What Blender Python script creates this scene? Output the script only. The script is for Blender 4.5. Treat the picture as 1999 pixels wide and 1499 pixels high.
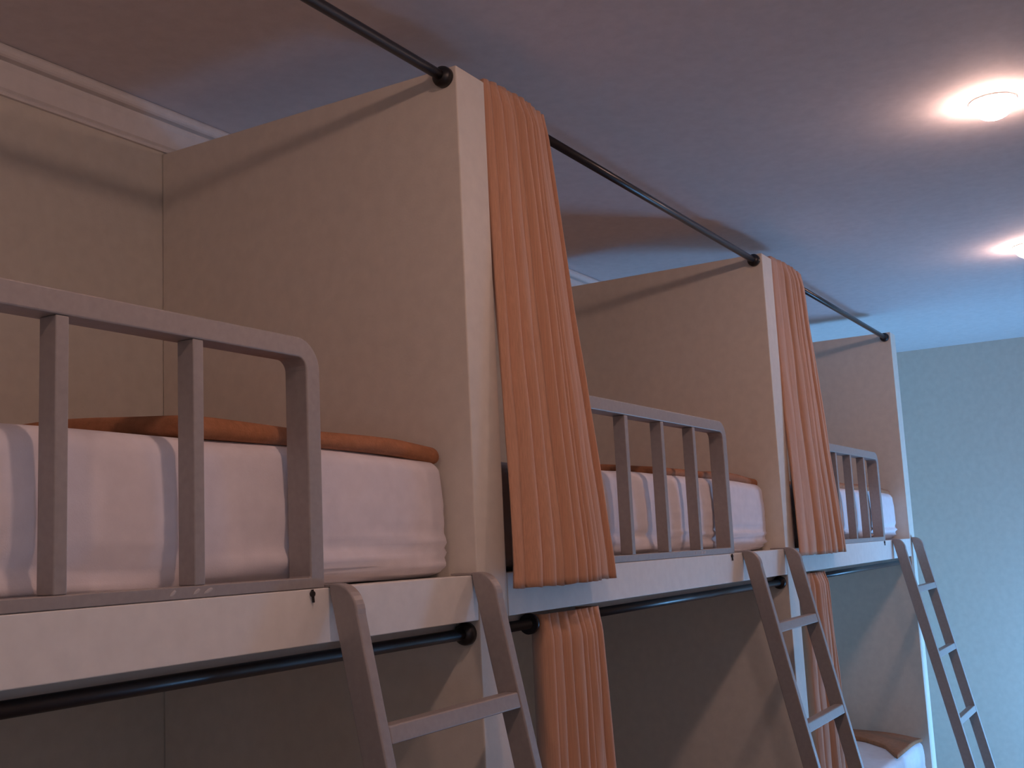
import bpy, bmesh, math, random
from mathutils import Vector, Matrix, noise
random.seed(7)
S = bpy.context.scene
C = S.collection
for o in list(bpy.data.objects): bpy.data.objects.remove(o)

# ------------------------------------------------------------------ camera
cam = bpy.data.cameras.new('camera'); co = bpy.data.objects.new('camera', cam); C.objects.link(co)
R_ = Vector((0.510443, -0.858589, -0.047671)); U_ = Vector((-0.098932, -0.113705, 0.988577)); F_ = Vector((0.854202, 0.499895, 0.142981))
co.matrix_world = Matrix(((R_.x, U_.x, -F_.x, 0.09532), (R_.y, U_.y, -F_.y, -1.24633), (R_.z, U_.z, -F_.z, 1.70127), (0, 0, 0, 1)))
cam.sensor_width = 36; cam.lens = 2207.8 / 1999 * 36; cam.clip_start = .02
S.camera = co

# ------------------------------------------------------------------ light
S.view_settings.view_transform = 'Standard'; S.view_settings.look = 'None'
S.view_settings.gamma = 1; S.view_settings.use_curve_mapping = False
S.view_settings.exposure = -0.2
w = bpy.data.worlds.new('world'); S.world = w; w.use_nodes = True
w.node_tree.nodes['Background'].inputs[0].default_value = (.35, .55, 1, 1)
w.node_tree.nodes['Background'].inputs[1].default_value = 1.0
def area(name, loc, rot, sx, sy, power, col):
    l = bpy.data.lights.new(name, 'AREA'); l.shape = 'RECTANGLE'; l.size = sx; l.size_y = sy; l.energy = power; l.color = col
    o = bpy.data.objects.new(name, l); C.objects.link(o); o.location = loc; o.rotation_euler = rot; return o
DAY = (.19, .50, 1.0)
area('daylight_far_window', (6.9, -2.18, .50), (math.radians(90), 0, 0), 1.35, .9, 148, DAY)
area('daylight_near_window', (-.1, -2.18, 1.5), (math.radians(90), 0, 0), .9, 1.2, 3, (.75, .85, 1))
LAMP_E = 148

# ------------------------------------------------------------------ helpers
def mat(name, col, rough=.7, metal=0, noise_amt=.04, scale=30, bump=0, bscale=200, stripes=None, spec=.5, sheen=0):
    m = bpy.data.materials.new(name); m.use_nodes = True; nt = m.node_tree; N = nt.nodes; Lk = nt.links
    b = N['Principled BSDF']; b.inputs['Roughness'].default_value = rough; b.inputs['Metallic'].default_value = metal
    b.inputs['Specular IOR Level'].default_value = spec
    if sheen: b.inputs['Sheen Weight'].default_value = sheen
    tc = N.new('ShaderNodeTexCoord'); nz = N.new('ShaderNodeTexNoise'); nz.inputs['Scale'].default_value = scale; nz.inputs['Detail'].default_value = 5
    src = tc.outputs['Object']
    if stripes:
        mp = N.new('ShaderNodeMapping'); mp.inputs['Scale'].default_value = stripes; Lk.new(src, mp.inputs[0]); src = mp.outputs[0]
    Lk.new(src, nz.inputs['Vector'])
    cr = N.new('ShaderNodeValToRGB'); e = cr.color_ramp.elements
    e[0].position = .3; e[1].position = .7
    e[0].color = [c * (1 - noise_amt) for c in col] + [1]; e[1].color = [min(1, c * (1 + noise_amt)) for c in col] + [1]
    Lk.new(nz.outputs['Fac'], cr.inputs[0]); Lk.new(cr.outputs[0], b.inputs['Base Color'])
    if bump:
        n2 = N.new('ShaderNodeTexNoise'); n2.inputs['Scale'].default_value = bscale; Lk.new(tc.outputs['Object'] if not stripes else src, n2.inputs['Vector'])
        bp = N.new('ShaderNodeBump'); bp.inputs['Strength'].default_value = bump; bp.inputs['Distance'].default_value = .002
        Lk.new(n2.outputs['Fac'], bp.inputs['Height']); Lk.new(bp.outputs[0], b.inputs['Normal'])
    return m
M = dict(
    wall=mat('cream_wall_paint', (.65, .62, .54), .75, bump=.15),
    part=mat('cream_partition_paint', (.74, .68, .59), .6, bump=.1),
    board=mat('white_board_paint', (.80, .77, .72), .45),
    ceil=mat('white_ceiling_paint', (.76, .72, .73), .85, bump=.1),
    corn=mat('white_cornice_paint', (.70, .68, .66), .6),
    floor=mat('wooden_floor', (.27, .23, .21), .45, stripes=(2, 14, 2), noise_amt=.25, scale=4),
    metal=mat('silver_painted_steel', (.36, .32, .30), .45, .15, noise_amt=.06, scale=80),
    bare=mat('chipped_bare_metal', (.52, .48, .46), .8, 0),
    dark=mat('dark_bronze_rod', (.013, .009, .010), .33, 0),
    black=mat('black_plastic_flange', (.010, .008, .009), .4),
    sheet=mat('white_cotton_sheet', (.80, .74, .76), .9, bump=.1, bscale=400, sheen=.1),
    blanket=mat('mustard_brown_blanket', (.40, .165, .075), .95, noise_amt=.12, scale=60, bump=.5, bscale=300),
    curtain=mat('salmon_curtain_cloth', (.62, .335, .21), .9, noise_amt=.10, scale=90, stripes=(6, 6, .03), bump=.2, sheen=.2),
    white=mat('white_lamp_trim', (.8, .8, .8), .3),
)
def link(name, bm, m, parent=None, smooth=False):
    me = bpy.data.meshes.new(name); bmesh.ops.recalc_face_normals(bm, faces=bm.faces); bm.to_mesh(me); bm.free()
    me.materials.append(M[m] if isinstance(m, str) else m)
    if smooth:
        for p in me.polygons: p.use_smooth = True
    o = bpy.data.objects.new(name, me); C.objects.link(o)
    if parent: o.parent = parent
    return o
def bx(bm, x0, x1, y0, y1, z0, z1, bev=0):
    r = bmesh.ops.create_cube(bm, size=1)['verts']
    for v in r:
        v.co = Vector(((x0 + x1) / 2 + v.co.x * (x1 - x0), (y0 + y1) / 2 + v.co.y * (y1 - y0), (z0 + z1) / 2 + v.co.z * (z1 - z0)))
    if bev:
        es = list({e for v in r for e in v.link_edges})
        bmesh.ops.bevel(bm, geom=es, offset=bev, segments=3, affect='EDGES', profile=.5)
def box(name, m, parent, *a, bev=0):
    bm = bmesh.new(); bx(bm, *a, bev=bev); return link(name, bm, m, parent)
def tube(bm, a, b, r, n=20, r2=None):
    a, b = Vector(a), Vector(b); d = b - a
    mtx = Matrix.Translation((a + b) / 2) @ d.to_track_quat('Z', 'Y').to_matrix().to_4x4()
    bmesh.ops.create_cone(bm, cap_ends=True, segments=n, radius1=r, radius2=r if r2 is None else r2, depth=d.length, matrix=mtx)
def lathe(bm, pts, origin, axis='x', n=28):   # pts: (along, radius)
    rings = []
    for s, r in pts:
        ring = []
        for k in range(n):
            a = 2 * math.pi * k / n; c, q = r * math.cos(a), r * math.sin(a)
            p = (s, c, q) if axis == 'x' else (c, q, s)
            ring.append(bm.verts.new(Vector(origin) + Vector(p)))
        rings.append(ring)
    for i in range(len(rings) - 1):
        for k in range(n):
            bm.faces.new((rings[i][k], rings[i][(k + 1) % n], rings[i + 1][(k + 1) % n], rings[i + 1][k]))
    bm.faces.new(rings[0]); bm.faces.new(rings[-1])
def extrude_poly(bm, pts, x0, x1, bev=.002):   # pts in (y,z)
    n = len(pts)
    a = [bm.verts.new((x0, y, z)) for y, z in pts]; b = [bm.verts.new((x1, y, z)) for y, z in pts]
    bm.faces.new(a); bm.faces.new(b[::-1])
    for i in range(n): bm.faces.new((a[i], a[(i + 1) % n], b[(i + 1) % n], b[i]))
def empty(name, loc, label, cat, group=None):
    o = bpy.data.objects.new(name, None); C.objects.link(o); o.location = loc; o.empty_display_size = .1
    tag(o, label, cat, group); return o
def tag(o, label, cat, group=None):
    o['label'] = label; o['category'] = cat
    if group: o['group'] = group
def copy_tree(o, loc, label):
    c = o.copy(); C.objects.link(c); c.location = loc; c['label'] = label
    for ch in o.children:
        d = ch.copy(); C.objects.link(d); d.parent = c
        for g in ch.children:
            e = g.copy(); C.objects.link(e); e.parent = d
    return c
def struct(name, m, boxes, bev=0):
    bm = bmesh.new()
    for b in boxes: bx(bm, *b, bev=bev)
    o = link(name, bm, m); o['kind'] = 'structure'; return o
def soft_box(x0, x1, y0, y1, z0, z1, r, step, fn=None):
    bm = bmesh.new(); lo = Vector((x0, y0, z0)); hi = Vector((x1, y1, z1)); sz = hi - lo
    r = min(r, min(sz) / 2 * .999); vs = {}
    def coords(a, b):   # denser near the rounded ends
        n = max(2, int((b - a) / step)); inner = [a + r + (b - a - 2 * r) * i / n for i in range(n + 1)]
        k = 5
        return [a + r * (1 - math.cos(math.pi / 2 * i / k)) for i in range(k)] + inner + [b - r * (1 - math.cos(math.pi / 2 * i / k)) for i in range(k - 1, -1, -1)]
    G = [coords(lo[i], hi[i]) for i in range(3)]
    def V(ix):
        if ix in vs: return vs[ix]
        p = Vector([G[i][ix[i]] for i in range(3)])
        q = Vector([min(max(p[i], lo[i] + r), hi[i] - r) for i in range(3)]); d = p - q
        if d.length > 1e-9: p = q + d.normalized() * r
        if fn: p = fn(p)
        vs[ix] = bm.verts.new(p); return vs[ix]
    for ax in range(3):
        b, c = [i for i in range(3) if i != ax]
        for end in (0, len(G[ax]) - 1):
            for i in range(len(G[b]) - 1):
                for j in range(len(G[c]) - 1):
                    def ix(u, v):
                        t = [0, 0, 0]; t[ax] = end; t[b] = u; t[c] = v; return tuple(t)
                    try: bm.faces.new([V(ix(i, j)), V(ix(i + 1, j)), V(ix(i + 1, j + 1)), V(ix(i, j + 1))])
                    except ValueError: pass
    return bm

# ------------------------------------------------------------------ dimensions
T = .115                      # partition thickness
PX = [0.0, 2.05, 4.10, 6.217] # left face of each partition
ZT = 2.737                    # top of partitions
D = .90                       # depth of the bunks
ZC = 2.852                    # ceiling
ZB, ZBB = 1.65, 1.56          # upper bunk board
XW0, XW1, YW0 = -1.3, 7.74, -2.0

# ------------------------------------------------------------------ setting
struct('floor', 'floor', [(XW0, XW1, YW0, D + .1, -.05, 0)])
struct('ceiling', 'ceil', [(XW0 - .1, XW1 + .1, YW0 - .1, D + .12, ZC, ZC + .06)])
struct('wall_back', 'wall', [(XW0, XW1, D, D + .12, 0, ZC)])
struct('wall_right', 'wall', [(XW1, XW1 + .12, YW0 - .12, D + .12, 0, ZC)])
struct('wall_left', 'wall', [(XW0 - .12, XW0, YW0 - .12, D + .12, 0, ZC)])
def wall_with_holes(x0, x1, y0, y1, holes):
    out = []; x = x0
    for hx0, hx1, hz0, hz1 in holes:
        out += [(x, hx0, y0, y1, 0, ZC), (hx0, hx1, y0, y1, 0, hz0), (hx0, hx1, y0, y1, hz1, ZC)]; x = hx1
    return out + [(x, x1, y0, y1, 0, ZC)]
holes = [(-.55, .35, .9, 2.1), (6.2, 7.6, .05, .98)]
struct('wall_front', 'wall', wall_with_holes(XW0, XW1, YW0 - .12, YW0, holes))
pane = bpy.data.materials.new('window_glass'); pane.use_nodes = True
nt = pane.node_tree; nt.nodes.clear(); ou = nt.nodes.new('ShaderNodeOutputMaterial'); mx = nt.nodes.new('ShaderNodeMixShader')
tr = nt.nodes.new('ShaderNodeBsdfTransparent'); gl = nt.nodes.new('ShaderNodeBsdfGlossy'); gl.inputs['Roughness'].default_value = .02
mx.inputs[0].default_value = .06; nt.links.new(tr.outputs[0], mx.inputs[1]); nt.links.new(gl.outputs[0], mx.inputs[2]); nt.links.new(mx.outputs[0], ou.inputs[0])
for i, (a, b, c, d) in enumerate(holes):
    f = .05; xm = (a + b) / 2
    fr = struct('window_%d' % (i + 1), 'board', [(a, a + f, YW0 - .08, YW0 - .03, c, d), (b - f, b, YW0 - .08, YW0 - .03, c, d), (a + f, b - f, YW0 - .08, YW0 - .03, c, c + f),
        (a + f, b - f, YW0 - .08, YW0 - .03, d - f, d), (xm - .02, xm + .02, YW0 - .08, YW0 - .03, c + f, d - f)])
    box('window_pane', pane, fr, a + f, b - f, YW0 - .058, YW0 - .054, c + f, d - f)
# cornice along the back wall: a flat frieze face, a groove and a rounded bead under the ceiling
bm = bmesh.new()
prof = [(D, 2.742), (D - .008, 2.742), (D - .010, 2.747), (D - .006, 2.752), (D - .012, 2.757), (D - .014, 2.800), (D - .018, 2.812), (D - .012, 2.815), (D - .012, 2.819)]
prof += [(D - .022 - .014 * math.sin(a), 2.836 - .016 * math.cos(a)) for a in [i * math.pi / 8 for i in range(1, 8)]] + [(D - .022, ZC), (D, ZC)]
extrude_poly(bm, prof, XW0, XW1)
o = link('trim_1', bm, 'corn'); o['kind'] = 'structure'
struct('baseboard_back', 'board', [(PX[3] + T, XW1, D - .015, D, 0, .09)])
struct('baseboard_right', 'board', [(XW1 - .015, XW1, YW0, D - .015, 0, .09)])

# ------------------------------------------------------------------ partitions
plabel = ['cream partition panel at the near left end of the bunks, beside the camera',
          'large cream partition panel between the nearest bunk and the first long orange curtain',
          'cream partition panel in the middle of the row, left of the second orange curtain',
          'cream partition panel at the far end of the bunk row, before the blue lit wall']
def partition(x, lab):
    bm = bmesh.new(); bx(bm, 0, T, 0, D - .001, 0, ZT, bev=.003)
    o = link('bunk_partition', bm, 'part'); o.location = (x, 0, 0); tag(o, lab, 'partition', 'partitions of the bunk row'); return o
for x, l in zip(PX, plabel): partition(x, l)

# ------------------------------------------------------------------ bunk platforms
which = ['nearest bay', 'middle bay', 'farthest bay']
def platform(i, z, name, lab, h=.09):
    x0, x1 = PX[i] + T + .0008, PX[i + 1] - .0008
    t = empty(name, (x0, 0, z), lab, 'bunk bed', 'bunk platforms built between partitions')
    Lx = x1 - x0
    box('front_board', 'board', t, 0, Lx, .0, .03, -h, 0, bev=.002)
    box('deck', 'board', t, 0, Lx, .055, D - .002, -h - .03, -.035)
    box('top_lip', 'board', t, 0, Lx, .0302, .20, -.034, -.001)
    return t
platform(0, ZB, 'upper_bunk', 'white painted board edge of the nearest upper bunk under the biggest guard rail')
platform(1, ZB, 'upper_bunk', 'white painted board edge of the middle upper bunk right of the first curtain')
platform(2, ZB, 'upper_bunk', 'short looking white board edge of the farthest upper bunk behind the last ladder')
platform(2, .46, 'lower_bunk', 'lower bunk base of the farthest bay under the white bed by the last ladder', .12)

# ------------------------------------------------------------------ guard rails
def guard_rail():
    t = empty('guard_rail', (0, 0, ZB), '', 'guard rail', 'steel guard rails of the upper bunks')
    W, H, wd, dp, r = 1.28, .418, .034, .048, .055   # origin at the right outer edge
    def outline(off, zlow, n=8):
        rr = r - off; pts = [(-W + off, zlow)]
        for k in range(n + 1):
            a = math.pi - math.pi / 2 * k / n; pts.append((-W + off + rr + rr * math.cos(a), H - off - rr + rr * math.sin(a)))
        for k in range(n + 1):
            a = math.pi / 2 - math.pi / 2 * k / n; pts.append((-off - rr + rr * math.cos(a), H - off - rr + rr * math.sin(a)))
        pts.append((-off, zlow)); return pts
    A = outline(0, .0005); B = outline(wd, .0185)
    bm = bmesh.new(); n = len(A)
    va = [[bm.verts.new((x, y, z)) for x, z in A] for y in (0, dp)]; vb = [[bm.verts.new((x, y, z)) for x, z in B] for y in (0, dp)]
    for i in range(n):
        j = (i + 1) % n
        bm.faces.new((va[0][i], va[0][j], vb[0][j], vb[0][i])); bm.faces.new((va[1][i], vb[1][i], vb[1][j], va[1][j]))
        bm.faces.new((va[0][i], va[1][i], va[1][j], va[0][j])); bm.faces.new((vb[0][i], vb[0][j], vb[1][j], vb[1][i]))
    f = link('rail_frame', bm, 'metal', t)
    bv = f.modifiers.new('bevel', 'BEVEL'); bv.width = .0025; bv.segments = 2; bv.limit_method = 'ANGLE'
    xr = -.265
    for k in range(4):
        b = box('rail_bar', 'metal', t, xr - .021 - .240 * k, xr - .240 * k, .002, .036, .0187, H - wd - .0002, bev=.002)
    for k, xc in enumerate((-.034, -W + .034)):
        bm = bmesh.new(); tube(bm, (xc, -.005, -.008), (xc, 0, -.008), .0045, 12); tube(bm, (xc + .002, -.0025, -.022), (xc, -.0025, -.001), .0022, 8)
        link('bolt', bm, 'dark', t)
    for xc, s in ((-.285, .007), (-.262, .009), (-.33, .006)):
        bm = bmesh.new()
        for v in bmesh.ops.create_icosphere(bm, subdivisions=2, radius=1)['verts']:
            v.co = Vector((xc + v.co.x * s * (1 + .4 * noise.noise(v.co * 3)), -.0002 + v.co.y * .0008, .010 + v.co.z * .003 * (1 + .6 * noise.noise(v.co * 2)) + v.co.x * .003))
        link('paint_chip', bm, 'bare', t)['label'] = 'pale chipped paint mark on the bottom rail'
    return t
g0 = guard_rail(); g0.location = (1.577, .0, ZB)
g0['label'] = 'large silver steel guard rail with rounded corner on the nearest upper bunk'
copy_tree(g0, (3.572, .0, ZB), 'silver steel guard rail on the middle upper bunk, partly behind the first curtain')
copy_tree(g0, (5.665, .0, ZB), 'smallest looking steel guard rail on the farthest upper bunk, right of the second curtain')

# ------------------------------------------------------------------ ladders
def ladder():
    t = empty('ladder', (0, 0, 0), '', 'ladder', 'steel ladders leaning on the bunks')
    dp, sl, w = .048, .215, .026
    def front(z): return -.0555 - sl * (1.62 - z)
    for k, x0 in enumerate((0, .44)):
        # front outline from the foot to the bend, round the bend, then back inside
        zt = ZB + .006; yb = -.0015
        pts = [(front(0), .004)]
        zb_ = 1.605; yf = front(zb_); pts.append((yf, zb_))
        ry, rz = (yb - yf) * .82, zt - zb_
        for i in range(1, 11):
            a = math.pi - (math.pi / 2) * i / 10
            pts.append((yf + ry + ry * math.cos(a), zb_ + rz * math.sin(a)))
        pts += [(yb, zt), (yb, 1.645)]
        pts.append((front(0) + dp, .004))
        bm = bmesh.new(); extrude_poly(bm, pts, x0, x0 + w)
        r = link('side_rail', bm, 'metal', t); bv = r.modifiers.new('bevel', 'BEVEL'); bv.width = .003; bv.segments = 3; bv.limit_method = 'ANGLE'
        box('hook_plate', 'metal', t, x0 + .001, x0 + w - .001, -.006, .05, ZB + .0006, ZB + .005, bev=.001)
    for i in range(5):
        z = 1.425 - .305 * i; y = front(z)
        bm = bmesh.new(); a = math.atan(sl)
        bx(bm, w + .0003, .44 - .0003, 0, .030, -.030, 0, bev=.003)
        for v in bm.verts:
            yy, zz = v.co.y, v.co.z; v.co.y = y + .001 + yy * math.cos(a) + zz * math.sin(a) * 1; v.co.z = z + zz * math.cos(a) - yy * math.sin(a) * 0
        link('rung', bm, 'metal', t)
    return t
l0 = ladder(); l0.location = (1.586, 0, 0); l0['label'] = 'nearest steel ladder leaning against the nearest bunk board, biggest in the picture'
copy_tree(l0, (3.637, 0, 0), 'middle steel ladder leaning against the middle bunk, beside the second lower curtain')
copy_tree(l0, (5.80, 0, 0), 'farthest steel ladder standing before the blue lit end wall')

# ------------------------------------------------------------------ mattresses and blankets
def mattress(x0, x1, y0, y1, z0, z1, seed, lab):
    def fn(p):
        h = (p.z - z0) / (z1 - z0); u = (p.x - x0) / (x1 - x0); v = (p.y - y0) / (y1 - y0)
        q = p.copy()
        if h > .5: q.z += .030 * math.sin(math.pi * min(1, max(0, v))) * (h - .5) * 2 - .010 * (max(0, u - .75) * 4) ** 2 * (h - .5) * 2
        if v < .1:   # the front side: slight bulge and the sheet's creases near the tuck
            q.y += -.008 * math.sin(math.pi * h)
            s = p.x * 2.2 + seed * 7
            low = max(0, 1 - h / .42) * min(1, h / .05)
            wv = noise.noise(Vector((s, h * 17 + .5 * math.sin(s * 1.2) + s * .35, seed)))
            wv2 = noise.noise(Vector((s * .6, h * 32 + s * .5, seed + 5)))
            q.y += low * (.026 * wv + .012 * wv2)
            q.y += .0015 * noise.noise(Vector((s * .8, h * 14, seed + 9)))
            if h < .12: q.y += (.12 - h) * .09 * (1 + noise.noise(Vector((s * 2, 0, seed))))
        q.z += .003 * noise.noise(Vector((p.x * 5, p.y * 5, seed)))
        if u > .985: q.x += .004 * noise.noise(Vector((p.y * 9, p.z * 9, seed)))
        return q
    bm = soft_box(x0, x1, y0, y1, z0, z1, .028, .0125, fn)
    o = link('mattress', bm, 'sheet', smooth=True); tag(o, lab, 'mattress', 'mattresses in white fitted sheets')
    return o
MZ = 1.893
mattress(PX[0] + T + .03, 2.036, .062, .885, ZB + .001, MZ, 1, 'nearest upper mattress in white fitted sheet with creases, behind the biggest guard rail')
mattress(PX[1] + T + .03, 4.088, .062, .885, ZB + .001, MZ, 2, 'white sheeted mattress on the middle upper bunk between the two upper curtains')
mattress(PX[2] + T + .03, 6.195, .062, .885, ZB + .001, MZ, 3, 'white sheeted mattress on the farthest upper bunk, right of the second upper curtain')
mattress(PX[2] + T + .03, 6.195, .03, .885, .461, .65, 4, 'white sheeted mattress on the lower bunk at bottom right of the photo')

def blanket(x0, x1, y0, y1, z, th, seed, lab, xfun=None, x1m=None):
    """folded blanket lying on a crowned mattress (whose span is x0m..x1m)"""
    def fn(p):
        u = (p.x - x0) / (x1 - x0); v = (p.y - y0) / (y1 - y0); h = (p.z - z) / th
        q = p.copy()
        q.z += .030 * math.sin(math.pi * min(1, max(0, (p.y - .062) / .823)))
        um = (p.x - (x1m - 1.9)) / 1.9
        q.z -= .010 * (max(0, um - .75) * 4) ** 2
        q.z += .006 * noise.noise(Vector((p.x * 4, p.y * 4, seed))) * h
        if v < .2: q.z -= .006 * max(0, u - .8) * 5 * (1 - v / .2)
        q.y += .010 * noise.noise(Vector((p.x * 3.1, 2, seed))) * (1 - v)
        if xfun: q.x = x1 + (q.x - x1) * (x1 - xfun(p.y)) / (x1 - x0)
        return q
    bm = soft_box(x0, x1, y0, y1, z, z + th, th * .48, .03, fn)
    o = link('blanket', bm, 'blanket', smooth=True); tag(o, lab, 'blanket', 'folded mustard brown blankets'); return o
blanket(1.335, 2.040, .066, .875, MZ - .001, .034, 1, 'mustard brown folded blanket on the nearest upper mattress, behind the rail corner post', x1m=2.036)
blanket(3.18, 4.092, .075, .875, MZ - .003, .026, 2, 'thin brown folded blanket on the middle upper mattress', x1m=4.088)
blanket(5.15, 6.20, .075, .875, MZ - .003, .026, 3, 'thin brown folded blanket on the farthest upper mattress', x1m=6.195)
def skew(y):
    pts = [(0, 5.60), (.03, 5.62), (.13, 5.82), (.25, 5.92), (.5, 5.98), (.9, 6.0)]
    for (a, xa), (b, xb) in zip(pts, pts[1:]):
        if a <= y <= b: return xa + (xb - xa) * (y - a) / (b - a)
    return 5.6
blanket(5.60, 6.19, .028, .875, .651, .02, 4, 'brown blanket with a pointed corner on the lower bed at bottom right', skew, x1m=6.195)

# ------------------------------------------------------------------ curtain rods
def rod(i, z, lab, stub=0):
    x0, x1 = PX[i] + T + .0005, PX[i + 1] - .0005
    t = empty('curtain_rod', (x0, .030, z), lab, 'curtain rod', 'dark metal curtain rods between the partitions'); Lx = x1 - x0
    bm = bmesh.new(); tube(bm, (.004, 0, 0), (Lx - .004, 0, 0), .0115, 24); link('rod', bm, 'dark', t, smooth=False)
    cup = [(0, .023), (.010, .023), (.016, .021), (.020, .014), (.022, .0116)]
    bm = bmesh.new(); lathe(bm, cup, (stub, 0, 0)); link('flange', bm, 'black', t, smooth=False)
    bm = bmesh.new(); lathe(bm, [(-s, r) for s, r in cup], (Lx, 0, 0)); link('flange', bm, 'black', t)
    for o in t.children:
        for p in o.data.polygons: p.use_smooth = len(p.vertices) == 4
    return t
rod(0, 2.715, 'dark upper curtain rod across the top left, in front of the nearest upper bunk')
rod(1, 2.713, 'dark upper curtain rod running from the first orange curtain to the middle partition', .03)
rod(2, 2.711, 'dark upper curtain rod running from the second orange curtain to the far partition')
rod(0, 1.534, 'dark lower curtain rod under the board of the nearest upper bunk, glinting')
rod(1, 1.533, 'dark lower curtain rod under the board of the middle upper bunk', .13)
rod(2, 1.533, 'dark lower curtain rod under the board of the farthest upper bunk', .10)

# ------------------------------------------------------------------ curtains
def curtain(x0, xt, xb, ztop, zbot, folds, seed, lab, yb, at=.012, ab=.022, left_gap=0.0, group='gathered orange brown curtains', back=0, drift=0):
    """gathered curtain on the rod at y=.03: left edge x0, right edge xt at the top and xb at the hem"""
    bm = bmesh.new(); NZ = 70; rnd = random.Random(seed)
    ph = [rnd.uniform(.35, 1.6) for _ in range(folds + 1)]; tot = sum(ph[:folds])
    amp = [rnd.uniform(.25, 1.2) for _ in range(folds + 1)]
    rows = []
    for j in range(NZ + 1):
        h = j / NZ; z = ztop + (zbot - ztop) * h
        g = h ** .9
        xr = xt + (xb - xt) * (.25 * min(1, h / .04) * 0 + g)
        A = at + (ab - at) * g
        yc = .003 + (yb - .003) * min(1, h * 1.05) ** 1.3
        xl = x0 + left_gap * math.sin(math.pi * min(1, h)) - drift * h ** 1.35
        row = []; rd = 1 - .8 * g if yb < 0 else 1
        for k in range(5):      # the left edge turns back towards the rod
            s = 1 - k / 5; row.append((xl + .035 * s * s, yc + back + .006 + .045 * s * rd))
        acc = 0
        for f in range(folds):
            wq = ph[f] / tot
            for k in range(14):
                u = acc + wq * k / 14; a = math.pi * 2 * k / 14
                top = max(0, 1 - h / .05)
                yy = yc - A * amp[f] * (math.sin(a / 2) ** .7) * (1 - .55 * top) + A * .5 - .018 * math.sin(math.pi * u) * (1 - .5 * top)
                if u < .28: yy += back * (.5 + .5 * math.cos(math.pi * u / .28))
                xx = xl + (xr - xl) * u
                xx += .006 * noise.noise(Vector((u * 9, h * 3, seed)))
                yy += .004 * noise.noise(Vector((u * 14, h * 5, seed + 3)))
                row.append((xx, yy))
            acc += wq
        for k in range(6):
            s = k / 5; row.append((xr - .03 * s * s, yc + A * .5 + .045 * s * rd))
        rows.append([bm.verts.new((x, y, z + (.006 * noise.noise(Vector((x * 22, 0, seed))) if j in (NZ,) else 0))) for i_, (x, y) in enumerate(row)])
    for j in range(NZ):
        for i in range(len(rows[0]) - 1):
            bm.faces.new((rows[j][i], rows[j][i + 1], rows[j + 1][i + 1], rows[j + 1][i]))
    # top heading closes over the rod
    o = link('curtain', bm, 'curtain', smooth=True); sd = o.modifiers.new('solid', 'SOLIDIFY'); sd.thickness = .0025; sd.offset = 0
    tag(o, lab, 'curtain', group); return o
curtain(PX[1] + T + .012, 2.455, 2.587, 2.752, 1.617, 11, 11, 'long pleated orange brown upper curtain hanging right beside the large near partition', -.050, left_gap=.006, drift=.052)
curtain(PX[2] + T + .012, 4.62, 4.75, 2.752, 1.622, 11, 23, 'second upper curtain, orange brown, hanging beside the middle partition', -.040, left_gap=.006, drift=.060)
curtain(PX[1] + T + .154, 2.60, 2.665, 1.552, .50, 8, 35, 'lower orange brown curtain hanging below the near bunk board, left of the dark lower bay', .004, at=.012, ab=.020)
curtain(PX[2] + T + .124, 4.60, 4.72, 1.552, .70, 8, 47, 'lower orange brown curtain seen between and behind the rails of the middle ladder', .004, at=.012, ab=.020)

# ------------------------------------------------------------------ ceiling lamps
em = bpy.data.materials.new('lamp_glow'); em.use_nodes = True; nt = em.node_tree; b = nt.nodes['Principled BSDF']
b.inputs['Base Color'].default_value = (1, .9, .8, 1); b.inputs['Emission Color'].default_value = (1, .62, .51, 1); b.inputs['Emission Strength'].default_value = LAMP_E
def lamp(x, y, lab):
    t = empty('ceiling_spotlight', (x, y, ZC), lab, 'ceiling light', 'round ceiling spotlights')
    bm = bmesh.new(); pr = [(0, .062), (-.002, .0635), (-.004, .062), (-.0045, .060), (-.002, .0585), (-.001, .0585)]
    n = 32; rings = [[bm.verts.new((r * math.cos(2 * math.pi * k / n), r * math.sin(2 * math.pi * k / n), z - .0003)) for k in range(n)] for z, r in pr]
    for i in range(len(rings)):
        a, c = rings[i], rings[(i + 1) % len(rings)]
        for k in range(n): bm.faces.new((a[k], a[(k + 1) % n], c[(k + 1) % n], c[k]))
    link('trim_ring', bm, 'white', t, smooth=True)
    bm = bmesh.new(); pts = [(-.0015, .058)] + [(-.004 - .050 * math.sin(a), .058 * math.cos(a)) for a in [i * math.pi / 2 / 9 for i in range(9)]] + [(-.0541, .003)]
    lathe(bm, pts, (0, 0, 0), axis='z'); link('bulb', bm, em, t, smooth=True)
    return t
l1 = lamp(3.345, -.915, 'bright glowing round ceiling spotlight at upper right')
for x, y, l in ((5.20, -.80, 'second ceiling spotlight farther along, cut by the right photo edge'),
                (1.49, -.93, 'ceiling spotlight nearest the camera, above the ladder of the nearest bunk'),
                (-.36, -.93, 'ceiling spotlight behind the camera by the left wall')):
    copy_tree(l1, (x, y, ZC), l)
